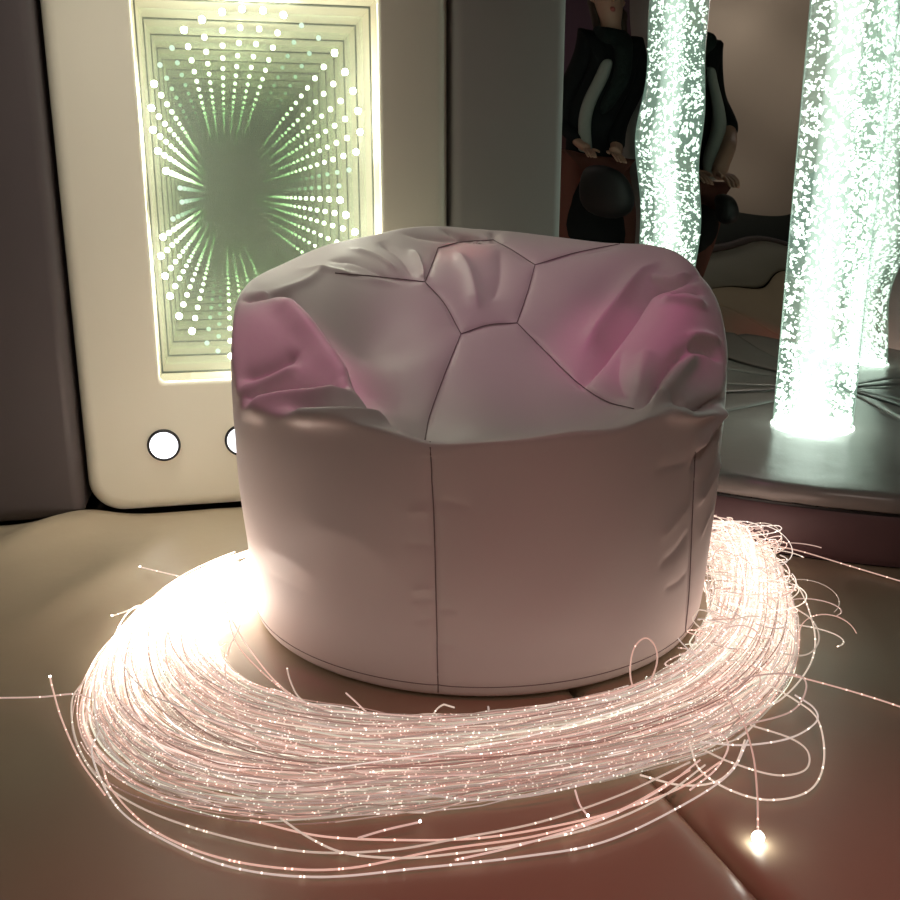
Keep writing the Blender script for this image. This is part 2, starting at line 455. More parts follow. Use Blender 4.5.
# bubbles: many small deformed blobs
def ico():
    t = (1+5**.5)/2
    v = np.array([(-1,t,0),(1,t,0),(-1,-t,0),(1,-t,0),(0,-1,t),(0,1,t),(0,-1,-t),(0,1,-t),(t,0,-1),(t,0,1),(-t,0,-1),(-t,0,1)], float)
    f = [(0,11,5),(0,5,1),(0,1,7),(0,7,10),(0,10,11),(1,5,9),(5,11,4),(11,10,2),(10,7,6),(7,1,8),(3,9,4),(3,4,2),(3,2,6),(3,6,8),(3,8,9),(4,9,5),(2,4,11),(6,2,10),(8,6,7),(9,8,1)]
    return v/np.linalg.norm(v[0]), np.array(f)
iv, if_ = ico()
def bubbles(n, zlo, zhi, name, m):
    Vs = []; Fs = []
    for k in range(n):
        z = zlo+(zhi-zlo)*rng.random()**1.5
        r = min(abs(rng.normal(0, .042)), .097) if rng.random() < .42 else .1015*math.sqrt(rng.random())
        if rng.random() < .30: r = rng.uniform(.088, .1015)
        r = min(r, .1005); a = rng.random()*2*math.pi
        s = rng.uniform(.0024, .0066)*np.array([1, 1, .6])*rng.uniform(.6, 1.5, 3)
        ax = rng.normal(size=3); ax /= np.linalg.norm(ax)
        R = np.array(Vector((0, 0, 1)).rotation_difference(Vector(ax)).to_matrix())
        Vs.append((iv*s*(1+.25*rng.normal(size=(12, 1)))) @ R.T+np.array([TX+r*math.cos(a), TY+r*math.sin(a), z])); Fs.append(if_+12*k)
    return mesh(name, np.vstack(Vs), np.vstack(Fs), m, tubeo)
tag(bubbles(4600, TZ+.02, 1.95, 'bubble', emis('lit_bubble', (.82, 1, .86), 2.1)), kind='stuff')
V, Fc = lathe(TX, TY, [(.0005, TZ+.006), (TR-.010, TZ+.006), (TR-.010, TZ+.012), (.0005, TZ+.012)], 48)
tag(mesh('base_lamp', V, Fc, emis('tube_base_lamp', (.80, 1, .84), 12), tubeo), 'bright lamp disc at the foot of the tube')
V, Fc = lathe(TX, TY, [(TR+.0005, TZ+.001), (TR+.004, TZ+.001), (TR+.004, TZ+.005), (TR+.0005, TZ+.007)], 60)
mesh('foot_glow_ring', V, Fc, emis('foot_glow', (.80, 1, .86), 2.6), tubeo)  # glow put into this ring for light leaking at the tube foot
V, Fc = lathe(TX, TY, [(.0005, ZT+.03), (TR+.02, ZT+.03), (TR+.02, ZT-.04), (TR+.004, ZT-.04)], 48)
mesh('top_cap', V, Fc, M['silver'], tubeo)

# ------------------------------------------------------------------ bean bag chair
CEN = np.array([.464, 1.802]); VH = CEN/np.linalg.norm(CEN); UH = np.array([VH[1], -VH[0]])
def to_w(u, v, z):
    return np.stack([CEN[0]+u*UH[0]+v*VH[0], CEN[1]+u*UH[1]+v*VH[1], z], -1)
rim_t = np.array([-180,-169,-152,-133,-109,-92,-78,-68,-59,-40,-28,-18,-10,0,11,20.7,27,33,43,58,70,80,90,99,110,125,140,160,180.])
rim_z = np.array([.728,.735,.727,.704,.664,.640,.600,.500,.452,.457,.466,.462,.438,.445,.450,.455,.448,.468,.466,.455,.480,.530,.600,.660,.700,.703,.703,.715,.728])
rz = [(0,.452),(.03,.453),(.1,.459),(.25,.466),(.40,.472),(.46,.472),(.52,.470),(.6,.460),(.66,.440),(.72,.410),(.78,.38)]
def rad(z): return np.interp(z, [a for a, b in rz], [b for a, b in rz])
def pspline(x, xs, ys):            # smooth periodic interpolation: linear then a small gaussian
    g = np.arange(-180, 180, 1.0); y = np.interp(g, xs, ys)
    k = np.exp(-.5*(np.arange(-12, 13)/2.6)**2); k /= k.sum()
    yy = np.concatenate([y[-12:], y, y[:12]]); y = np.convolve(yy, k, 'valid')
    return np.interp((x+180) % 360-180, np.append(g, 180), np.append(y, y[0]))
ctrl = [(-.36,-.03,.610),(-.315,-.12,.568),(-.27,-.21,.520),(-.21,-.33,.486),(-.37,-.17,.53),(-.30,-.26,.485),
        (-.225,-.04,.500),(-.155,-.19,.440),(-.10,-.33,.410),(-.30,.10,.640),(-.22,.03,.562),(-.115,.137,.628),
        (-.044,-.006,.537),(.07,.03,.5546),(.112,.23,.654),(.034,.33,.706),(-.105,.30,.686),(.172,-.2,.476),
        (0,-.2,.452),(0,-.3,.420),(.1,-.3,.420),(-.05,-.37,.415),(.15,-.34,.428),(.22,-.32,.440),
        (.25,-.06,.530),(.316,.08,.596),(.365,.12,.655),(.33,-.12,.550),(.40,-.08,.578),(.385,.03,.640),(.30,-.25,.490),(.36,-.21,.500),
        (.2,.2,.655),(.3,.2,.684),(0,.2,.645),(-.2,.2,.664),(.15,.05,.570),(.2,.1,.610),(-.12,.0,.545),(-.1,-.1,.50)]
NT = 640
th = np.arange(NT)*360.0/NT-180; thr = np.radians(th)
ZR = pspline(th, rim_t, rim_z); RR = rad(ZR)
for i in range(0, NT, 16): ctrl.append((RR[i]*math.sin(thr[i]), -RR[i]*math.cos(thr[i]), ZR[i]))
ctrl = np.array(ctrl)
def tps(ctrl, lam=2e-4):
    X = ctrl[:, :2]; n = len(X)
    d = np.linalg.norm(X[:, None]-X[None], axis=2); K = np.where(d > 0, d*d*np.log(d+1e-12), 0)+lam*np.eye(n)
    Q = np.column_stack([np.ones(n), X]); A = np.block([[K, Q], [Q.T, np.zeros((3, 3))]])
    w = np.linalg.solve(A, np.concatenate([ctrl[:, 2], np.zeros(3)]))
    def ev(u, v):
        p = np.stack([u.ravel(), v.ravel()], 1); out = w[n]+p@w[n+1:]
        for i in range(n):
            dd = ((p-X[i])**2).sum(1); out = out+w[i]*.5*dd*np.log(dd+1e-18)
        return out.reshape(u.shape)
    return ev
hf = tps(ctrl)
NB, NW, NTOP = 12, 130, 120
G = []
for k in range(NB): 
    r = .02+.414*k/(NB-1); G.append((np.full(NT, r)*np.sin(thr), -r*np.cos(thr), np.full(NT, .002)))
for k in range(6):                 # turn-up at the floor
    a = math.pi/2*(k+.5)/6; r = .434+.018*math.sin(a); G.append((r*np.sin(thr), -r*np.cos(thr), np.full(NT, .002+.030*(1-math.cos(a)))))
for k in range(NW):
    t = k/(NW-1); z = .032+(ZR-.032)*t; r = rad(z); G.append((r*np.sin(thr), -r*np.cos(thr), z))
for k in range(1, NTOP+1):
    t = 1-k/(NTOP); t = max(t, .0002); u = RR*t*np.sin(thr); v = -RR*t*np.cos(thr); G.append((u, v, hf(u, v)))
P = np.stack([to_w(*g) for g in G], 1)          # (NT, rows, 3)
def smooth(P, it, rows=None):
    for _ in range(it):
        Q = P.copy()
        Q[:, 1:-1] = .5*P[:, 1:-1]+.125*(np.roll(P, 1, 0)[:, 1:-1]+np.roll(P, -1, 0)[:, 1:-1]+P[:, 2:]+P[:, :-2])
        P = Q
    return P
def lowrelax(P, r0, it):            # relax only rows from r0 up (keeps the floor contact)
    Q = smooth(P, it); P = P.copy(); P[:, r0:] = Q[:, r0:]; return P
P = lowrelax(P, NB+4, 14)
def normals(P):
    du = np.roll(P, -1, 0)-np.roll(P, 1, 0); dv = np.gradient(P, axis=1)
    N = np.cross(du, dv); N /= np.linalg.norm(N, axis=2)[..., None]+1e-12
    return N
nu, nv = P.shape[:2]
def faces_of():
    A, B = np.meshgrid(np.arange(nu), np.arange(nv-1), indexing='ij'); A2 = (A+1) % nu
    return np.stack([A*nv+B, A2*nv+B, A2*nv+B+1, A*nv+B+1], -1).reshape(-1, 4)
BF = faces_of()
def bvh(P): return BVHTree.FromPolygons([Vector(p) for p in P.reshape(-1, 3)], BF.tolist())
def cast(tree, px, n=24):
    out = []; nn = []
    for (x, y) in catmull(np.array(px, float), n):
        d = Vector(ray(x, y)).normalized(); loc, nor, i, dist = tree.ray_cast(Vector(CP), d)
        if loc is not None:
            out.append(loc); nn.append(nor if nor.dot(d) < 0 else -nor)
    return np.array(out), np.array(nn)
def seg_dist(X, L):
    best = np.full(len(X), 9.); idx = np.zeros(len(X), int); tt = np.zeros(len(X))
    for i in range(len(L)-1):
        a, b = L[i], L[i+1]; ab = b-a; t = np.clip(((X-a)@ab)/(ab@ab+1e-12), 0, 1)
        d = np.linalg.norm(X-(a+t[:, None]*ab), axis=1); k = d < best
        best[k] = d[k]; idx[k] = i; tt[k] = (i+t[k])/(len(L)-1)
    return best, idx, tt
seams = {
 'A': [(438,248),(433,262),(425,282)], 'B': [(425,282),(444,303),(461,334)], 'C': [(461,334),(488,325),(517,323)],
 'D': [(517,323),(527,294),(535,265)], 'E': [(535,265),(512,250),(493,240)], 'F': [(461,334),(444,376),(430,415),(425,440)],
 'G': [(517,323),(546,352),(578,383),(606,401),(634,409)], 'H': [(535,265),(575,253),(620,244)],
 'I': [(335,273),(370,276),(400,279),(425,282)], 'J': [(438,248),(462,242),(493,240)],
 'K': [(430,442),(434,520),(436,600),(438,680),(438,692)],
 'L': [(695,452),(692,520),(689,590),(685,632)],
}
# folds: (polyline, amplitude, width on either side, taper)
folds = [
 ([(262,290),(292,299),(315,322),(345,362),(368,396),(388,424)], -.020, .014, .018),
 ([(272,296),(300,322),(328,358),(352,396)], .010, .020, .016),
 ([(243,398),(275,391),(310,387),(346,388)], -.013, .010, .016),
 ([(245,412),(285,402),(320,397),(352,394)], .009, .016, .014),
 ([(288,406),(318,407),(350,409),(380,413)], -0.00910, .009, .013),
 ([(286,416),(320,416),(360,418),(392,424)], .008, .012, .014),
 ([(238,378),(262,371),(300,352)], -.008, .012, .014),
 ([(238,392),(262,384),(300,366)], 0.00480, .012, .014),
 ([(242,300),(262,297),(284,297)], -0.00720, .008, .010),
 ([(250,294),(280,290),(306,282),(326,268)], 0.00450, .010, .012),
 ([(300,268),(330,272),(362,278),(400,284)], 0.00400, .012, .012),
 ([(330,262),(352,262),(375,270),(392,277)], -0.00360, .008, .010),
 ([(352,250),(376,258),(398,272)], 0.00420, .008, .010),
 ([(380,240),(402,256),(416,276)], -.005, .010, .012),
 ([(412,250),(420,262),(425,280)], .005, .008, .008),
 ([(402,234),(440,238),(470,234),(492,238)], -.005, .008, .010),
 ([(440,228),(470,236),(492,240)], -.006, .010, .006),
 ([(490,226),(494,234),(494,240)], -.006, .012, .012),
 ([(456,250),(470,275),(478,310)], .006, .016, .016),
 ([(500,248),(500,275),(492,300)], -.005, .018, .018),
 ([(698,274),(672,281),(645,296),(618,328),(598,356),(580,382)], -.020, .015, .015),
 ([(660,262),(635,282),(605,320),(585,350)], .008, .022, .018),
 ([(668,290),(686,288),(704,293)], -.009, .007, .009),
 ([(662,300),(684,302),(706,306)], .006, .009, .010),
 ([(652,276),(668,278),(690,272)], .006, .008, .008),
 ([(640,408),(650,394),(664,370),(682,352),(696,347)], -.013, .012, .008),
 ([(652,412),(664,396),(680,372),(698,352)], .010, .012, .016),
 ([(690,345),(706,348),(722,358)], -.010, .007, .008),
 ([(688,336),(704,336),(720,342)], .005, .008, .010),
 ([(668,398),(690,406),(708,405),(724,399)], -.011, .008, .009),
 ([(664,412),(690,416),(722,412)], .005, .010, .010),
 ([(620,350),(618,375),(628,398)], -.006, .014, .014),
 ([(648,350),(644,372),(640,395)], .005, .014, .014),
 ([(722,404),(708,430),(696,452)], .006, .010, .012),
 ([(722,424),(708,448),(694,470)], -.007, .009, .011),
 ([(722,450),(710,480),(696,505)], .004, .012, .014),
 ([(655,470),(675,466),(692,462)], -0.00168, .010, .012),
 ([(660,566),(678,550),(690,532)], -0.00252, .010, .010),
 ([(664,590),(680,582),(689,572)], -0.00210, .009, .009),
 ([(660,540),(678,520),(691,505)], 0.00126, .012, .012),
 ([(700,540),(708,520),(716,500)], 0.00126, .010, .010),
 ([(412,592),(425,590),(434,592)], 0.00126, .006, .008), ([(412,602),(425,600),(435,602)], -0.00168, .006, .007),
 ([(415,622),(427,620),(435,621)], -0.00126, .006, .007), ([(436,612),(446,610),(458,612)], -0.00126, .006, .008),
 ([(437,648),(446,646),(455,648)], -0.00126, .006, .006), ([(408,514),(422,512),(433,516)], 0.00126, .008, .010),
 ([(434,505),(450,503),(470,508)], -0.00126, .008, .010), ([(405,545),(420,545),(434,548)], -0.00126, .008, .010),
 ([(262,545),(290,560),(320,580)], 0.00067, .016, .020), ([(262,570),(285,582),(310,595)], -0.00050, .014, .016),
 ([(300,520),(360,540),(400,580)], 0.00126, .030, .030),
]
def stroke(P, polys, sharp=True):
    tree = bvh(P); N = normals(P); X = P.reshape(-1, 3); Nf = N.reshape(-1, 3).copy()
    c = np.append(CEN, .3); s = np.sign(((X-c)*Nf).sum(1)[nu//2*nv+NB+60]);  Nf *= s
    D = np.zeros_like(X)
    for (px, amp, w1, w2) in polys:
        L, LN = cast(tree, px, 18)
        if len(L) < 3: continue
        jump = np.linalg.norm(np.diff(L, axis=0), axis=1)
        bad = np.where(jump > .16)[0]
        if len(bad): L = L[:bad[0]+1]; LN = LN[:bad[0]+1]
        if len(L) < 3: continue
        lo, hi = L.min(0)-.08, L.max(0)+.08
        sel = np.where(((X > lo) & (X < hi)).all(1))[0]
        d, i, t = seg_dist(X[sel], L)
        T = (L[np.minimum(i+1, len(L)-1)]-L[i]); side = np.einsum('ij,ij->i', np.cross(T, LN[i]), X[sel]-L[i])
        w = np.where(side > 0, w1, w2)
        prof = FA*amp*np.exp(-(d/w)**(1.15 if amp < 0 else 1.6))*np.clip(np.minimum(t, 1-t)*5+.15, 0, 1)
        prof *= np.clip(np.einsum('ij,ij->i', Nf[sel], LN[i])*2+.2, 0, 1)
        D[sel] += Nf[sel]*prof[:, None]
    return (X+D).reshape(P.shape)
FA = 2.5
P = stroke(P, folds)
P = lowrelax(P, NB+4, 1)
FA = 1.0
P = stroke(P, [(px, -.0065, .026, .026) for k, px in seams.items() if k not in 'KL'])
P = stroke(P, [(px, -.0030, .03, .03) for k, px in seams.items() if k in 'KL'])
tree = bvh(P)
# soft, shallow unevenness of the filling
X = P.reshape(-1, 3); N = normals(P).reshape(-1, 3)
b = .0022*np.sin(17*X[:, 0]+5*X[:, 2])*np.sin(13*X[:, 2]+9*X[:, 1])+.0012*np.sin(31*X[:, 0]-23*X[:, 2]+11*X[:, 1])
wz = np.clip((X[:, 2]-.05)/.1, 0, 1)
P = (X+N*(b*wz)[:, None]).reshape(P.shape)
# seams pull the cloth in
P = stroke(P, [(px, -.0050, .0055, .0055) for k, px in seams.items()])
bag = empty('bean_bag_chair', (CEN[0], CEN[1], 0))
tag(bag, 'large white vinyl bean bag chair with a dented seat, in the middle of the floor', 'bean bag')
body = grid_mesh('bag_body', P, closed_u=True, m=M['bag'], parent=bag)
tree = bvh(P)
for k, px in seams.items():
    L, LN = cast(tree, px, 44)
    j = np.linalg.norm(np.diff(L, axis=0), axis=1); bad = np.where(j > .06)[0]
    if len(bad): L, LN = L[:bad[0]+1], LN[:bad[0]+1]
    if len(L) > 3: tube('seam', L+LN*.0006, .0010, M['shaded_thread'], bag, 5)
fj = [j for j in range(nu) if abs(th[j]) < 115]
Nb = normals(P); row_f = NB+5
LF = P[fj, row_f]; NF = Nb[fj, row_f]; NF = NF*np.sign(((LF-np.append(CEN, .03))*NF).sum(1))[:, None]
tube('seam', LF+NF*.0003, .0008, M['shaded_thread'], bag, 5)
tag(bag.children[-1], 'dark stitched seam round the foot of the bag')

# ------------------------------------------------------------------ fibre optic bundle
def fibre_mat():
    m = bpy.data.materials.new('side_glow_fibre'); m.use_nodes = True
    nt = m.node_tree; nt.nodes.clear(); n = nt.nodes.new
    col = n('ShaderNodeAttribute'); col.attribute_name = 'tint'
    gl = n('ShaderNodeAttribute'); gl.attribute_name = 'glow'
    le = n('ShaderNodeAttribute'); le.attribute_name = 'along'
    wn = n('ShaderNodeTexWhiteNoise'); wn.noise_dimensions = '1D'
    fl = n('ShaderNodeMath'); fl.operation = 'FLOOR'; nt.links.new(le.outputs['Fac'], fl.inputs[0]); nt.links.new(fl.outputs[0], wn.inputs['W'])
    gt = n('ShaderNodeMath'); gt.operation = 'GREATER_THAN'; gt.inputs[1].default_value = .955; nt.links.new(wn.outputs['Value'], gt.inputs[0])
    mu = n('ShaderNodeMath'); mu.operation = 'MULTIPLY_ADD'; mu.inputs[1].default_value = 3.0; mu.inputs[2].default_value = 1.0; nt.links.new(gt.outputs[0], mu.inputs[0])
    m2 = n('ShaderNodeMath'); m2.operation = 'MULTIPLY'; nt.links.new(mu.outputs[0], m2.inputs[0]); nt.links.new(gl.outputs['Fac'], m2.inputs[1])
    e = n('ShaderNodeEmission'); nt.links.new(col.outputs['Color'], e.inputs[0]); nt.links.new(m2.outputs[0], e.inputs[1])
    b = n('ShaderNodeBsdfPrincipled'); b.inputs['Base Color'].default_value = (.55, .42, .38, 1); b.inputs['Roughness'].default_value = .25
    a = n('ShaderNodeAddShader'); nt.links.new(b.outputs[0], a.inputs[0]); nt.links.new(e.outputs[0], a.inputs[1])
    o = n('ShaderNodeOutputMaterial'); nt.links.new(a.outputs[0], o.inputs[0])
    return m
M['fibre'] = fibre_mat()
M['tip'] = emis('fibre_tip_glow', (1, .98, .92), 12)
M['hot_tip'] = emis('fibre_tip_bright', (1, .98, .86), 22)
fib = empty('fibre_optic_bundle', (.35, 1.3, 0))
tag(fib, 'glowing bundle of pinkish-white fibre optic strands curled round the bean bag', 'fibre optic light')
def station(p, z=.0): return onz(*p, z)
inn = [(330,585),(262,604),(222,632),(228,664),(262,690),(312,706),(372,716),(440,720),(520,714),(600,700),(655,679),(698,645),(712,605),(712,575),(700,545),(655,530)]
out = [(285,562),(205,584),(128,628),(86,680),(80,742),(135,798),(262,828),(400,818),(520,802),(640,776),(738,740),(788,690),(798,640),(788,590),(768,548),(736,518)]
IN = np.array([station(p) for p in inn]); OUT = np.array([station(p) for p in out])
pile = np.array([.075,.080,.070,.060,.055,.050,.045,.042,.042,.045,.055,.070,.085,.085,.07,.05])
hot = np.array([17,17,9,2.3,.95,.70,.60,.56,.58,.64,.80,1.15,1.5,1.6,1.4,1.2])
NS = len(inn)
ss = np.arange(NS)
def lerp(A, s):
    s = np.clip(s, 0, NS-1); i = np.minimum(np.floor(s).astype(int), NS-2); f = s-i
    if A.ndim == 1: return A[i]*(1-f)+A[i+1]*f
    # smooth in s
    def cr(P):
        p0 = P[np.maximum(i-1, 0)]; p1 = P[i]; p2 = P[i+1]; p3 = P[np.minimum(i+2, NS-1)]; t = f[:, None]
        return .5*(2*p1+(-p0+p2)*t+(2*p0-5*p1+4*p2-p3)*t*t+(-p0+3*p1-3*p2+p3)*t**3)
    return cr(A)
BC = np.append(CEN, 0)
def keep_out(Q, z_free=.0):             # strands lie around the bag, not through it
    d = Q[:, :2]-CEN; r = np.linalg.norm(d, axis=1); lim = np.interp(Q[:, 2], [0, .03, .1, .2], [.468, .474, .480, .484])
    k = r < lim
    Q[k, :2] = CEN+d[k]*(lim[k]/r[k])[:, None]
    Q[:, 2] = np.maximum(Q[:, 2], .0035)
    K = np.array([KX, KY]); d = Q[:, :2]-K; r = np.linalg.norm(d, axis=1); k = (r < 1.272) & (Q[:, 2] < .2)
    Q[k, :2] = K+d[k]*(1.272/r[k])[:, None]
    return Q
strands = []        # (points, radius, tint, glow array)
tints = [(1, .84, .68), (1, .62, .50), (1, .70, .60), (.95, .98, .78), (1, .86, .76)]
def wob(n, amp, fr):
    x = np.linspace(0, 1, n); y = np.zeros(n)
    for k in range(1, 4): y += amp/k*np.sin(2*math.pi*(fr*k*x+rng.random()))
    return y
CL = np.array([.05, .14, .20, .29, .36, .40, .50, .58, .69, .80, .86, .95])
for k in range(460):
    if rng.random() < .72: s0, s1 = rng.uniform(0, 2.2), rng.uniform(9, 15)
    else: s0, s1 = rng.uniform(2, 7), rng.uniform(10, 15)
    n = int(14+(s1-s0)*5)
    s = np.linspace(s0, s1, n)
    t0, t1 = np.clip(CL[rng.integers(len(CL), size=2)]+rng.normal(0, .022, 2), 0.01, .99)
    if rng.random() < .62: t1 = np.clip(t0+rng.normal(0, .12), 0.02, .98)
    x = (s-s0)/(s1-s0); t = t0*(1-x)+t1*x+wob(n, .028, 1.2)
    lift = rng.random()**1.5
    Q = lerp(IN, s)*(1-t[:, None])+lerp(OUT, s)*t[:, None]
    Q[:, 2] = .004+lerp(pile, s)*lift*np.clip(1-(2*t-1)**2, .05, 1)+np.abs(wob(n, .004, 2.5))
    if s1 > 11 and rng.random() < .5:                  # curl back at the far end
        c = Q[-1]; T = Q[-1]-Q[-3]; T /= np.linalg.norm(T); Nn = np.array([-T[1], T[0], 0]); Nn *= np.sign(Nn[:2]@(CEN-c[:2]))*(-1 if rng.random() < .04 else 1)
        R = rng.uniform(.025, .075); aa = np.linspace(0, rng.uniform(2, 4.2), 16)[1:]
        loop = c+R*(np.sin(aa)[:, None]*T+(1-np.cos(aa))[:, None]*Nn); loop[:, 2] = np.maximum(.004, c[2]+.02*np.sin(aa)*rng.uniform(-1, 1.5))
        Q = np.vstack([Q, loop]); s = np.append(s, np.full(15, s[-1]))
    Q = keep_out(Q)
    tint = tints[rng.integers(5)]
    g = lerp(hot, s)*min(1.8, math.exp(rng.normal(-.85, .55)))
    strands.append((Q, rng.uniform(.0009, .0014), tint, g))
for k in range(250):                                    # tangle on the right and the left-back ends
    right = rng.random() < .88
    s0 = rng.uniform(10.2, 14.6) if right else rng.uniform(1.6, 3.5); t0 = rng.uniform(.10, .72)
    sv = np.array([s0]); c = (lerp(IN, sv)*(1-t0)+lerp(OUT, sv)*t0)[0]; zz = lerp(pile, sv)[0]
    n = 26; a0 = rng.random()*6.28; aa = a0+np.linspace(0, rng.uniform(2.0, 6.0), n)*(1 if rng.random() < .5 else -1)
    R = rng.uniform(.02, .07); el = rng.uniform(.35, 1); ro = rng.random()*6.28
    lx, ly = R*np.cos(aa), R*el*np.sin(aa)
    Q = np.stack([c[0]+lx*math.cos(ro)-ly*math.sin(ro), c[1]+lx*math.sin(ro)+ly*math.cos(ro), zz*rng.uniform(.2, 1.05)+R*.35*np.sin(aa*rng.uniform(.6, 1.4)+rng.random()*6)], 1)
    Q = keep_out(Q)
    strands.append((Q, rng.uniform(.0009, .0014), tints[rng.integers(5)], np.full(n, lerp(hot, sv)[0]*rng.uniform(.3, .9))))
# loose strands that can be followed by eye: points (x, y, height)
loose = [
 ([(215,585,.03),(178,576,.03),(140,567,.012)], 1), ([(205,592,.03),(160,600,.02),(112,616,.010)], 1),
 ([(95,700,.02),(75,694,.015),(40,697,.006),(-10,698,.004)], 0), ([(50,677,.03),(53,690,.018),(62,720,.01),(80,760,.006),(105,795,.005)], 1),
 ([(102,765,.02),(112,790,.012),(150,828,.006),(210,855,.005),(280,868,.005),(350,868,.005),(440,850,.006),(540,835,.006),(620,810,.01),(690,770,.02)], 0),
 ([(100,730,.03),(92,755,.012),(118,808,.006),(170,843,.004),(235,868,.004),(320,877,.004),(420,868,.004),(520,857,.004),(600,843,.005),(670,812,.008),(728,775,.015),(748,740,.03)], 0),
 ([(85,680,.03),(72,700,.02),(76,740,.012),(100,780,.008),(150,812,.006),(230,838,.005),(310,852,.005),(390,850,.006),(460,838,.008),(540,822,.008),(620,795,.014),(690,762,.03)], 0),
 ([(280,818,.03),(310,838,.018),(345,853,.010),(400,858,.006),(460,853,.006),(530,842,.006),(600,825,.008),(660,798,.012),(705,765,.02)], 0),
 ([(358,838,.012),(385,830,.012),(420,822,.015)], 1),
 ([(575,790,.02),(580,805,.012),(588,816,.006)], 1),
 ([(287,668,.035),(290,680,.022),(298,696,.014),(314,709,.02)], 0),
 ([(346,693,.012),(358,704,.012),(376,722,.02)], 0), ([(232,620,.05),(250,650,.02),(285,690,.015),(345,725,.02),(430,750,.02)], 0),
 ([(225,600,.06),(235,640,.03),(262,672,.018),(305,706,.02)], 0),
 ([(428,726,.01),(438,708,.014),(456,700,.008)], 0), ([(488,701,.006),(490,714,.018),(504,724,.02)], 0),
 ([(640,704,.02),(631,680,.05),(631,660,.085),(636,645,.105),(646,638,.112),(655,646,.105),(657,662,.085),(650,682,.055),(640,700,.03)], 0),
 ([(560,712,.03),(620,690,.04),(680,672,.05),(712,686,.05),(738,712,.05),(752,750,.035),(757,790,.02),(758,838,.008)], 2),
 ([(720,512,.04),(735,513,.07),(746,530,.08),(752,545,.06)], 0), ([(750,534,.06),(768,531,.07),(758,548,.06),(748,540,.05)], 0),
 ([(752,548,.06),(772,545,.08),(776,565,.07),(778,590,.05)], 0), ([(745,540,.06),(790,575,.06),(812,620,.05),(812,660,.04),(780,700,.04),(735,715,.04)], 0),
 ([(790,605,.05),(812,620,.06),(819,640,.05),(805,655,.04),(770,652,.04),(720,648,.04)], 0),
 ([(760,680,.05),(795,700,.03),(818,720,.03),(824,760,.012),(810,790,.008),(770,800,.006),(730,790,.006),(700,770,.012),(690,745,.02)], 0),
 ([(700,742,.02),(745,745,.03),(790,738,.03),(816,722,.03),(814,708,.035),(795,695,.04)], 0),
 ([(700,748,.02),(730,762,.015),(775,775,.012),(805,770,.012),(808,752,.02),(790,738,.025),(750,725,.03)], 0),
 ([(690,790,.008),(715,770,.012),(728,748,.02),(722,735,.03),(700,730,.03)], 0), ([(640,775,.015),(680,785,.008),(715,782,.008),(735,765,.012),(745,740,.025)], 0),
 ([(735,712,.05),(728,690,.06),(740,680,.06),(770,674,.06),(800,676,.05),(806,690,.045),(790,712,.04),(740,726,.03)], 0),
 ([(770,545,.06),(800,551,.05),(850,566,.012),(910,584,.005)], 0),
 ([(740,665,.05),(790,675,.04),(840,688,.012),(880,700,.006),(915,712,.004)], 0),
 ([(455,860,.005),(520,845,.006),(600,820,.008),(660,790,.012),(700,760,.02)], 0),
 ([(300,742,.04),(240,770,.03),(170,745,.04),(120,700,.05)], 0), ([(420,770,.03),(300,790,.03),(190,770,.03),(110,700,.04)], 0),
 ([(235,690,.05),(260,725,.04),(300,752,.035),(380,775,.03),(480,775,.03)], 0), ([(240,625,.05),(225,665,.06),(240,720,.05),(275,760,.04)], 0),
 ([(400,790,.02),(480,800,.015),(560,790,.015),(640,765,.02),(720,720,.03)], 0),
 ([(720,762,.02),(680,788,.010),(620,810,.006),(560,825,.006),(480,838,.006),(400,840,.006),(320,836,.006),(250,820,.01)], 0),
]
loose_objs = []
for i, (px, tip) in enumerate(loose):
    K = np.array([onz(x, y, z) for (x, y, z) in px])
    n = max(14, 9*len(K)); Q = catmull(K, n); Q[:, 2] = np.maximum(Q[:, 2], .004)
    d = Q[:, :2]-CEN; r = np.linalg.norm(d, axis=1); lim = .486
    bad = (r < lim)
    Q[bad, :2] = CEN+d[bad]*(lim/r[bad])[:, None]
    Kc = np.array([KX, KY]); dk = Q[:, :2]-Kc; rk = np.linalg.norm(dk, axis=1); kk = (rk < 1.27) & (Q[:, 2] < .2)
    Q[kk, :2] = Kc+dk[kk]*(1.27/rk[kk])[:, None]
    strands.insert(i, (Q, .0014, tints[rng.choice([0, 1, 2, 4])], np.full(n, rng.uniform(.35, .65))))
    loose_objs.append((i, tip, Q))
def attrs(me, rows, k):
    tint = []
    for (Q, r, t, g) in rows:           # close to its lamp a strand glows whiter
        h = np.clip((g-1.2)/4, 0, 1)[:, None]
        c = np.array(t)*(1-h)+np.array((1, .95, .82))*h
        tint.append(np.repeat(np.column_stack([c, np.ones(len(Q))]), k, 0))
    tint = np.concatenate(tint)
    glow = np.concatenate([np.repeat(g, k) for (Q, r, t, g) in rows])
    al = []
    for j, (Q, r, t, g) in enumerate(rows):
        c = np.concatenate([[0], np.cumsum(np.linalg.norm(np.diff(Q, axis=0), axis=1))])
        al.append(np.repeat(c/.0022+random.randint(0, 9000), k))
    al = np.concatenate(al)
    a = me.attributes.new('tint', 'FLOAT_COLOR', 'POINT'); a.data.foreach_set('color', tint.ravel().astype(np.float32))
    a = me.attributes.new('glow', 'FLOAT', 'POINT'); a.data.foreach_set('value', glow.astype(np.float32))
    a = me.attributes.new('along', 'FLOAT', 'POINT'); a.data.foreach_set('value', al.astype(np.float32))
def strand_obj(name, rows, k):
    V = []; Fc = []; o = 0
    for (Q, r, t, g) in rows:
        V.append(tube_verts(Q, r, k)); Fc.append(tube_faces(len(Q), k, o)); o += len(Q)*k
    ob = mesh(name, np.vstack(V), np.vstack(Fc), M['fibre'], fib)
    attrs(ob.data, rows, k)
    return ob
NIND = 98
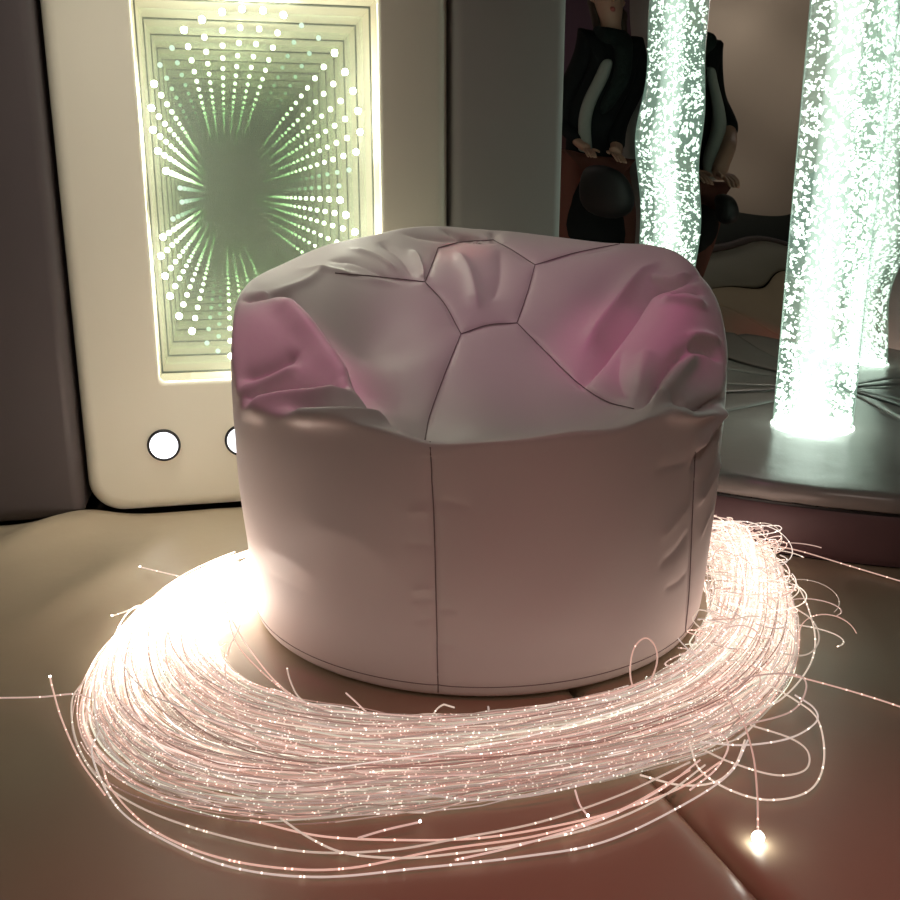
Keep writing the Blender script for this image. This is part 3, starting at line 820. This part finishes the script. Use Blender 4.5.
# lie-on-top strands are the ones that show largest
rest = strands[len(loose):]
order = sorted(range(len(rest)), key=lambda i: -(rest[i][0][:, 2].mean()+.05*rng.random()-.12*abs(rest[i][0][:, 1].mean()-1.25)))
single = strands[:len(loose)]+[rest[i] for i in order[:NIND-len(loose)]]
objs = [strand_obj('fibre_strand', [s], 6) for s in single]
tag(strand_obj('fibre_strand', [rest[i] for i in order[NIND-len(loose):]], 4), 'dense mass of glowing fibre optic strands', kind='stuff')
for (i, tip, Q) in loose_objs:
    if not tip: continue
    e = Q[-1] if tip == 2 or i != 3 else Q[0]
    if px is None: pass
    V, Fc = ball(e+np.array([0, 0, .001]), .0080 if tip == 2 else .0019, 14, 10)
    t_ = mesh('fibre_tip', V, Fc, M['hot_tip'] if tip == 2 else M['tip'], objs[i])
    if tip == 2: tag(t_, 'brightly shining end of the strand')

# ------------------------------------------------------------------ person seen in the mirror
M['skin'] = mat('skin', (.55, .30, .22), .5)
M['coat'] = mat('black_wool', (.010, .011, .012), .85, .2)
M['scarf'] = mat('black_green_knit', (.018, .026, .024), .9, .2, bump=[(120, .8, .01)])
M['grey_knit'] = mat('pale_grey_knit', (.36, .36, .33), .85)
M['trouser'] = mat('salmon_cloth', (.16, .05, .036), .8)
M['hair'] = mat('brown_hair', (.05, .025, .015), .6)
PXY = np.array([1.758, 1.08])
per = empty('person', (PXY[0], PXY[1], 0))
tag(per, 'person in a black coat and scarf, seen reflected in the wavy mirror', 'person')
fa = math.radians(98)                          # facing towards the mirror and a little to the left
FD = np.array([math.cos(fa), math.sin(fa)]); SD = np.array([FD[1], -FD[0]])     # forward, right-hand side
def pp(s, f, z): s = s*.82; return (PXY[0]+SD[0]*s+FD[0]*f, PXY[1]+SD[1]*s+FD[1]*f, z)
def skin(name, pts, edges, radii, m, parent, root=0, sub=2):
    me = bpy.data.meshes.new(name); me.from_pydata([pp(*p) for p in pts], edges, []); me.update()
    o = link(name, me, m, parent)
    sk = o.modifiers.new('skin', 'SKIN'); sk.use_smooth_shade = True
    for i, r in enumerate(radii):
        d = me.skin_vertices[0].data[i]; d.radius = (r, r) if not isinstance(r, tuple) else r
        d.use_root = (i == root)
    su = o.modifiers.new('sub', 'SUBSURF'); su.levels = su.render_levels = sub
    return o
pts = [(0,0,.98),(0,0,1.12),(0,.01,1.28),(0,.0,1.44),(0,.0,1.53),(0,.01,1.60),
       (.095,0,.92),(.10,.02,.52),(.10,-.01,.10),(.10,.12,.045),(-.095,0,.92),(-.10,.0,.52),(-.10,-.03,.10),(-.10,.10,.045),
       (.160,0,1.47),(.190,-.02,1.18),(.13,.16,1.02),(-.160,0,1.47),(-.190,-.02,1.18),(-.12,.16,1.02),
       (.09,.22,.99),(-.08,.22,.99),(0,.03,1.69),(0,.025,1.77)]
ed = [(0,1),(1,2),(2,3),(3,4),(4,5),(0,6),(6,7),(7,8),(8,9),(0,10),(10,11),(11,12),(12,13),(3,14),(14,15),(15,16),(3,17),(17,18),(18,19),(16,20),(19,21),(5,22),(22,23)]
rd = [(.13,.10),(.11,.085),(.12,.09),(.10,.08),.055,.058,.095,.065,.042,.045,.095,.065,.042,.045,.042,.040,.034,.042,.040,.034,.036,.036,(.078,.092),(.066,.08)]
body = skin('body', pts, ed, rd, M['skin'], per)
# coat, trousers, scarf, hair, face, hands, bag are worn or belong to the figure
skin('coat', [(0,0,.90),(0,0,1.12),(0,.01,1.28),(0,0,1.46),(.16,0,1.475),(.192,-.02,1.18),(.135,.15,1.03),(-.16,0,1.475),(-.192,-.02,1.18),(-.125,.15,1.03),(0,-.01,.46)],
     [(0,1),(1,2),(2,3),(3,4),(4,5),(5,6),(3,7),(7,8),(8,9),(0,10)], [(.165,.13),(.145,.115),(.155,.12),(.15,.11),.075,.06,.046,.075,.06,.046,(.185,.15)], M['coat'], per)
skin('trousers', [(0,0,.96),(.10,0,.90),(.10,.02,.52),(.10,-.01,.09),(-.10,0,.90),(-.10,0,.52),(-.10,-.03,.09)],
     [(0,1),(1,2),(2,3),(0,4),(4,5),(5,6)], [(.165,.125),.115,.082,.062,.115,.082,.062], M['trouser'], per)
skin('scarf', [(-.09,.02,1.50),(-.05,.10,1.49),(.05,.105,1.48),(.095,.02,1.50),(.05,-.06,1.53),(-.05,-.06,1.53),(.04,.135,1.34),(.055,.14,1.20)],
     [(0,1),(1,2),(2,3),(3,4),(4,5),(5,0),(2,6),(6,7)], [.055,.055,.055,.055,.05,.05,.05,.042], M['scarf'], per)
skin('top_front', [(-.06,.115,1.36),(-.07,.125,1.20),(-.075,.14,1.05),(-.085,.15,.96)], [(0,1),(1,2),(2,3)], [(.035,.03),(.04,.03),(.042,.03),(.05,.025)], M['grey_knit'], per)
skin('hair', [(0,-.03,1.79),(0,-.06,1.70),(-.075,-.02,1.66),(-.085,-.01,1.52),(.075,-.02,1.66),(.085,-.01,1.52),(0,-.075,1.55),(0,.03,1.815)],
     [(0,1),(1,2),(2,3),(1,4),(4,5),(1,6),(0,7)], [(.085,.09),(.08,.07),.035,.028,.035,.028,.05,.06], M['hair'], per)
for (nm, c, r, mm, sc) in (('nose', (0,.118,1.70), .016, 'skin', 1), ('mouth', (0,.104,1.655), .014, 'lip', 1), ('eye', (.032,.10,1.735), .012, 'eye', 1), ('eye', (-.032,.10,1.735), .012, 'eye', 1),
                           ('ear', (.082,.01,1.71), .02, 'skin', 1), ('ear', (-.082,.01,1.71), .02, 'skin', 1)):
    if mm == 'lip' and 'lip' not in M: M['lip'] = mat('lips', (.5, .12, .10), .4)
    if mm == 'eye' and 'eye' not in M: M['eye'] = mat('eye', (.05, .04, .04), .2)
    V, Fc = ball(pp(*c), r, 12, 8); mesh(nm, V, Fc, M[mm], body)
for sgn in (1, -1):
    base = (.09*sgn, .22, .99)
    for j, (dx, ln) in enumerate(((-.028, .070), (-.010, .080), (.010, .076), (.027, .060))):
        skin('finger', [(base[0]+dx*.6, .225, .985), (base[0]+dx, .27, .972), (base[0]+dx, .27+ln*.45, .955), (base[0]+dx*.9, .27+ln*.75, .930)],
             [(0,1),(1,2),(2,3)], [.011, .009, .0085, .007], M['skin'], body, 0, 1)
    skin('thumb', [(base[0]-.03*sgn, .225, .99), (base[0]-.055*sgn, .255, .985), (base[0]-.058*sgn, .29, .975)], [(0,1),(1,2)], [.012, .010, .008], M['skin'], body, 0, 1)
for sgn in (1, -1):
    skin('shoe', [(.10*sgn, -.05, .045), (.10*sgn, .06, .05), (.105*sgn, .17, .036)], [(0,1),(1,2)], [.045, .048, .036], M['black'], per)
hb = skin('shoulder_bag', [(-.02,.30,.90),(-.03,.305,.78),(-.02,.30,.66)], [(0,1),(1,2)], [(.12,.06),(.17,.075),(.14,.06)], mat('black_leather', (.006,.006,.007), .6), None)
tag(hb, 'round black bag held by the person in the mirror', 'bag')

# ------------------------------------------------------------------ light
def area(name, loc, target, size, col, power, shape='DISK', spread=None):
    l = bpy.data.lights.new(name, 'AREA'); l.shape = shape; l.size = size; l.color = col; l.energy = power
    if spread: l.spread = math.radians(spread)
    o = bpy.data.objects.new(name, l); COL.objects.link(o); o.location = loc
    o.rotation_euler = (Vector(target)-Vector(loc)).to_track_quat('-Z', 'Y').to_euler(); return o
def spot(name, loc, target, ang, col, power, blend=.6, r=.04):
    l = bpy.data.lights.new(name, 'SPOT'); l.spot_size = math.radians(ang); l.spot_blend = blend; l.color = col; l.energy = power; l.shadow_soft_size = r
    o = bpy.data.objects.new(name, l); COL.objects.link(o); o.location = loc
    o.rotation_euler = (Vector(target)-Vector(loc)).to_track_quat('-Z', 'Y').to_euler(); return o
area('added_wall_fill', (-.15, 2.25, 2.40), (-.15, 2.52, .4), .3, (1, .95, .80), 2.4, spread=80)  # added fill washing the panel wall, not a fitting of the room
spot('added_frame_spot', (-.34, 1.88, 2.40), (-.16, 2.47, .22), 38, (1, .94, .80), 70, 1.0, .06)  # added spot to brighten the ivory frame and nearby floor
area('added_front_fill', (.2, -.2, 2.4), (.45, 1.0, .3), .8, (1, .72, .76), 1.8)  # added soft fill from the front, no fitting behind it
area('added_rear_fill', (.1, -.7, 2.42), (.1, -1.2, .6), .5, (1, .88, .76), 10)  # added fill to brighten the opposite wall as the mirrors show it
spot('magenta_projector', (-.12, 1.74, 2.30), (.085, 1.69, .52), 12.0, (1, .05, .42), 24, .6)
spot('pink_projector', (.50, 1.74, 2.30), (.72, 1.66, .56), 12.0, (1, .07, .40), 18, .7)
spot('violet_projector', (.15, 1.55, 2.30), (.60, 1.82, .55), 27, (.85, .13, .50), 14, .9)
spot('rose_projector', (.1, 1.5, 2.30), (.50, 2.10, .68), 4.5, (1, .12, .22), 18, .8)
spot('red_projector', (.42, .60, 2.35), (.36, .68, 0), 44, (1, .10, .13), 44, .9)
W = bpy.data.worlds.new('world'); S.world = W; W.use_nodes = True
W.node_tree.nodes['Background'].inputs[0].default_value = (.02, .02, .02, 1)
W.node_tree.nodes['Background'].inputs[1].default_value = .3

vs = S.view_settings
vs.view_transform = 'Standard'; vs.look = 'None'; vs.exposure = 0.0; vs.gamma = 1.0; vs.use_curve_mapping = False
cy = S.cycles
cy.max_bounces = 110; cy.glossy_bounces = 110; cy.diffuse_bounces = 4; cy.transmission_bounces = 8; cy.transparent_max_bounces = 64; cy.min_light_bounces = 0
cy.caustics_reflective = False; cy.caustics_refractive = False
cy.sample_clamp_indirect = 8.0
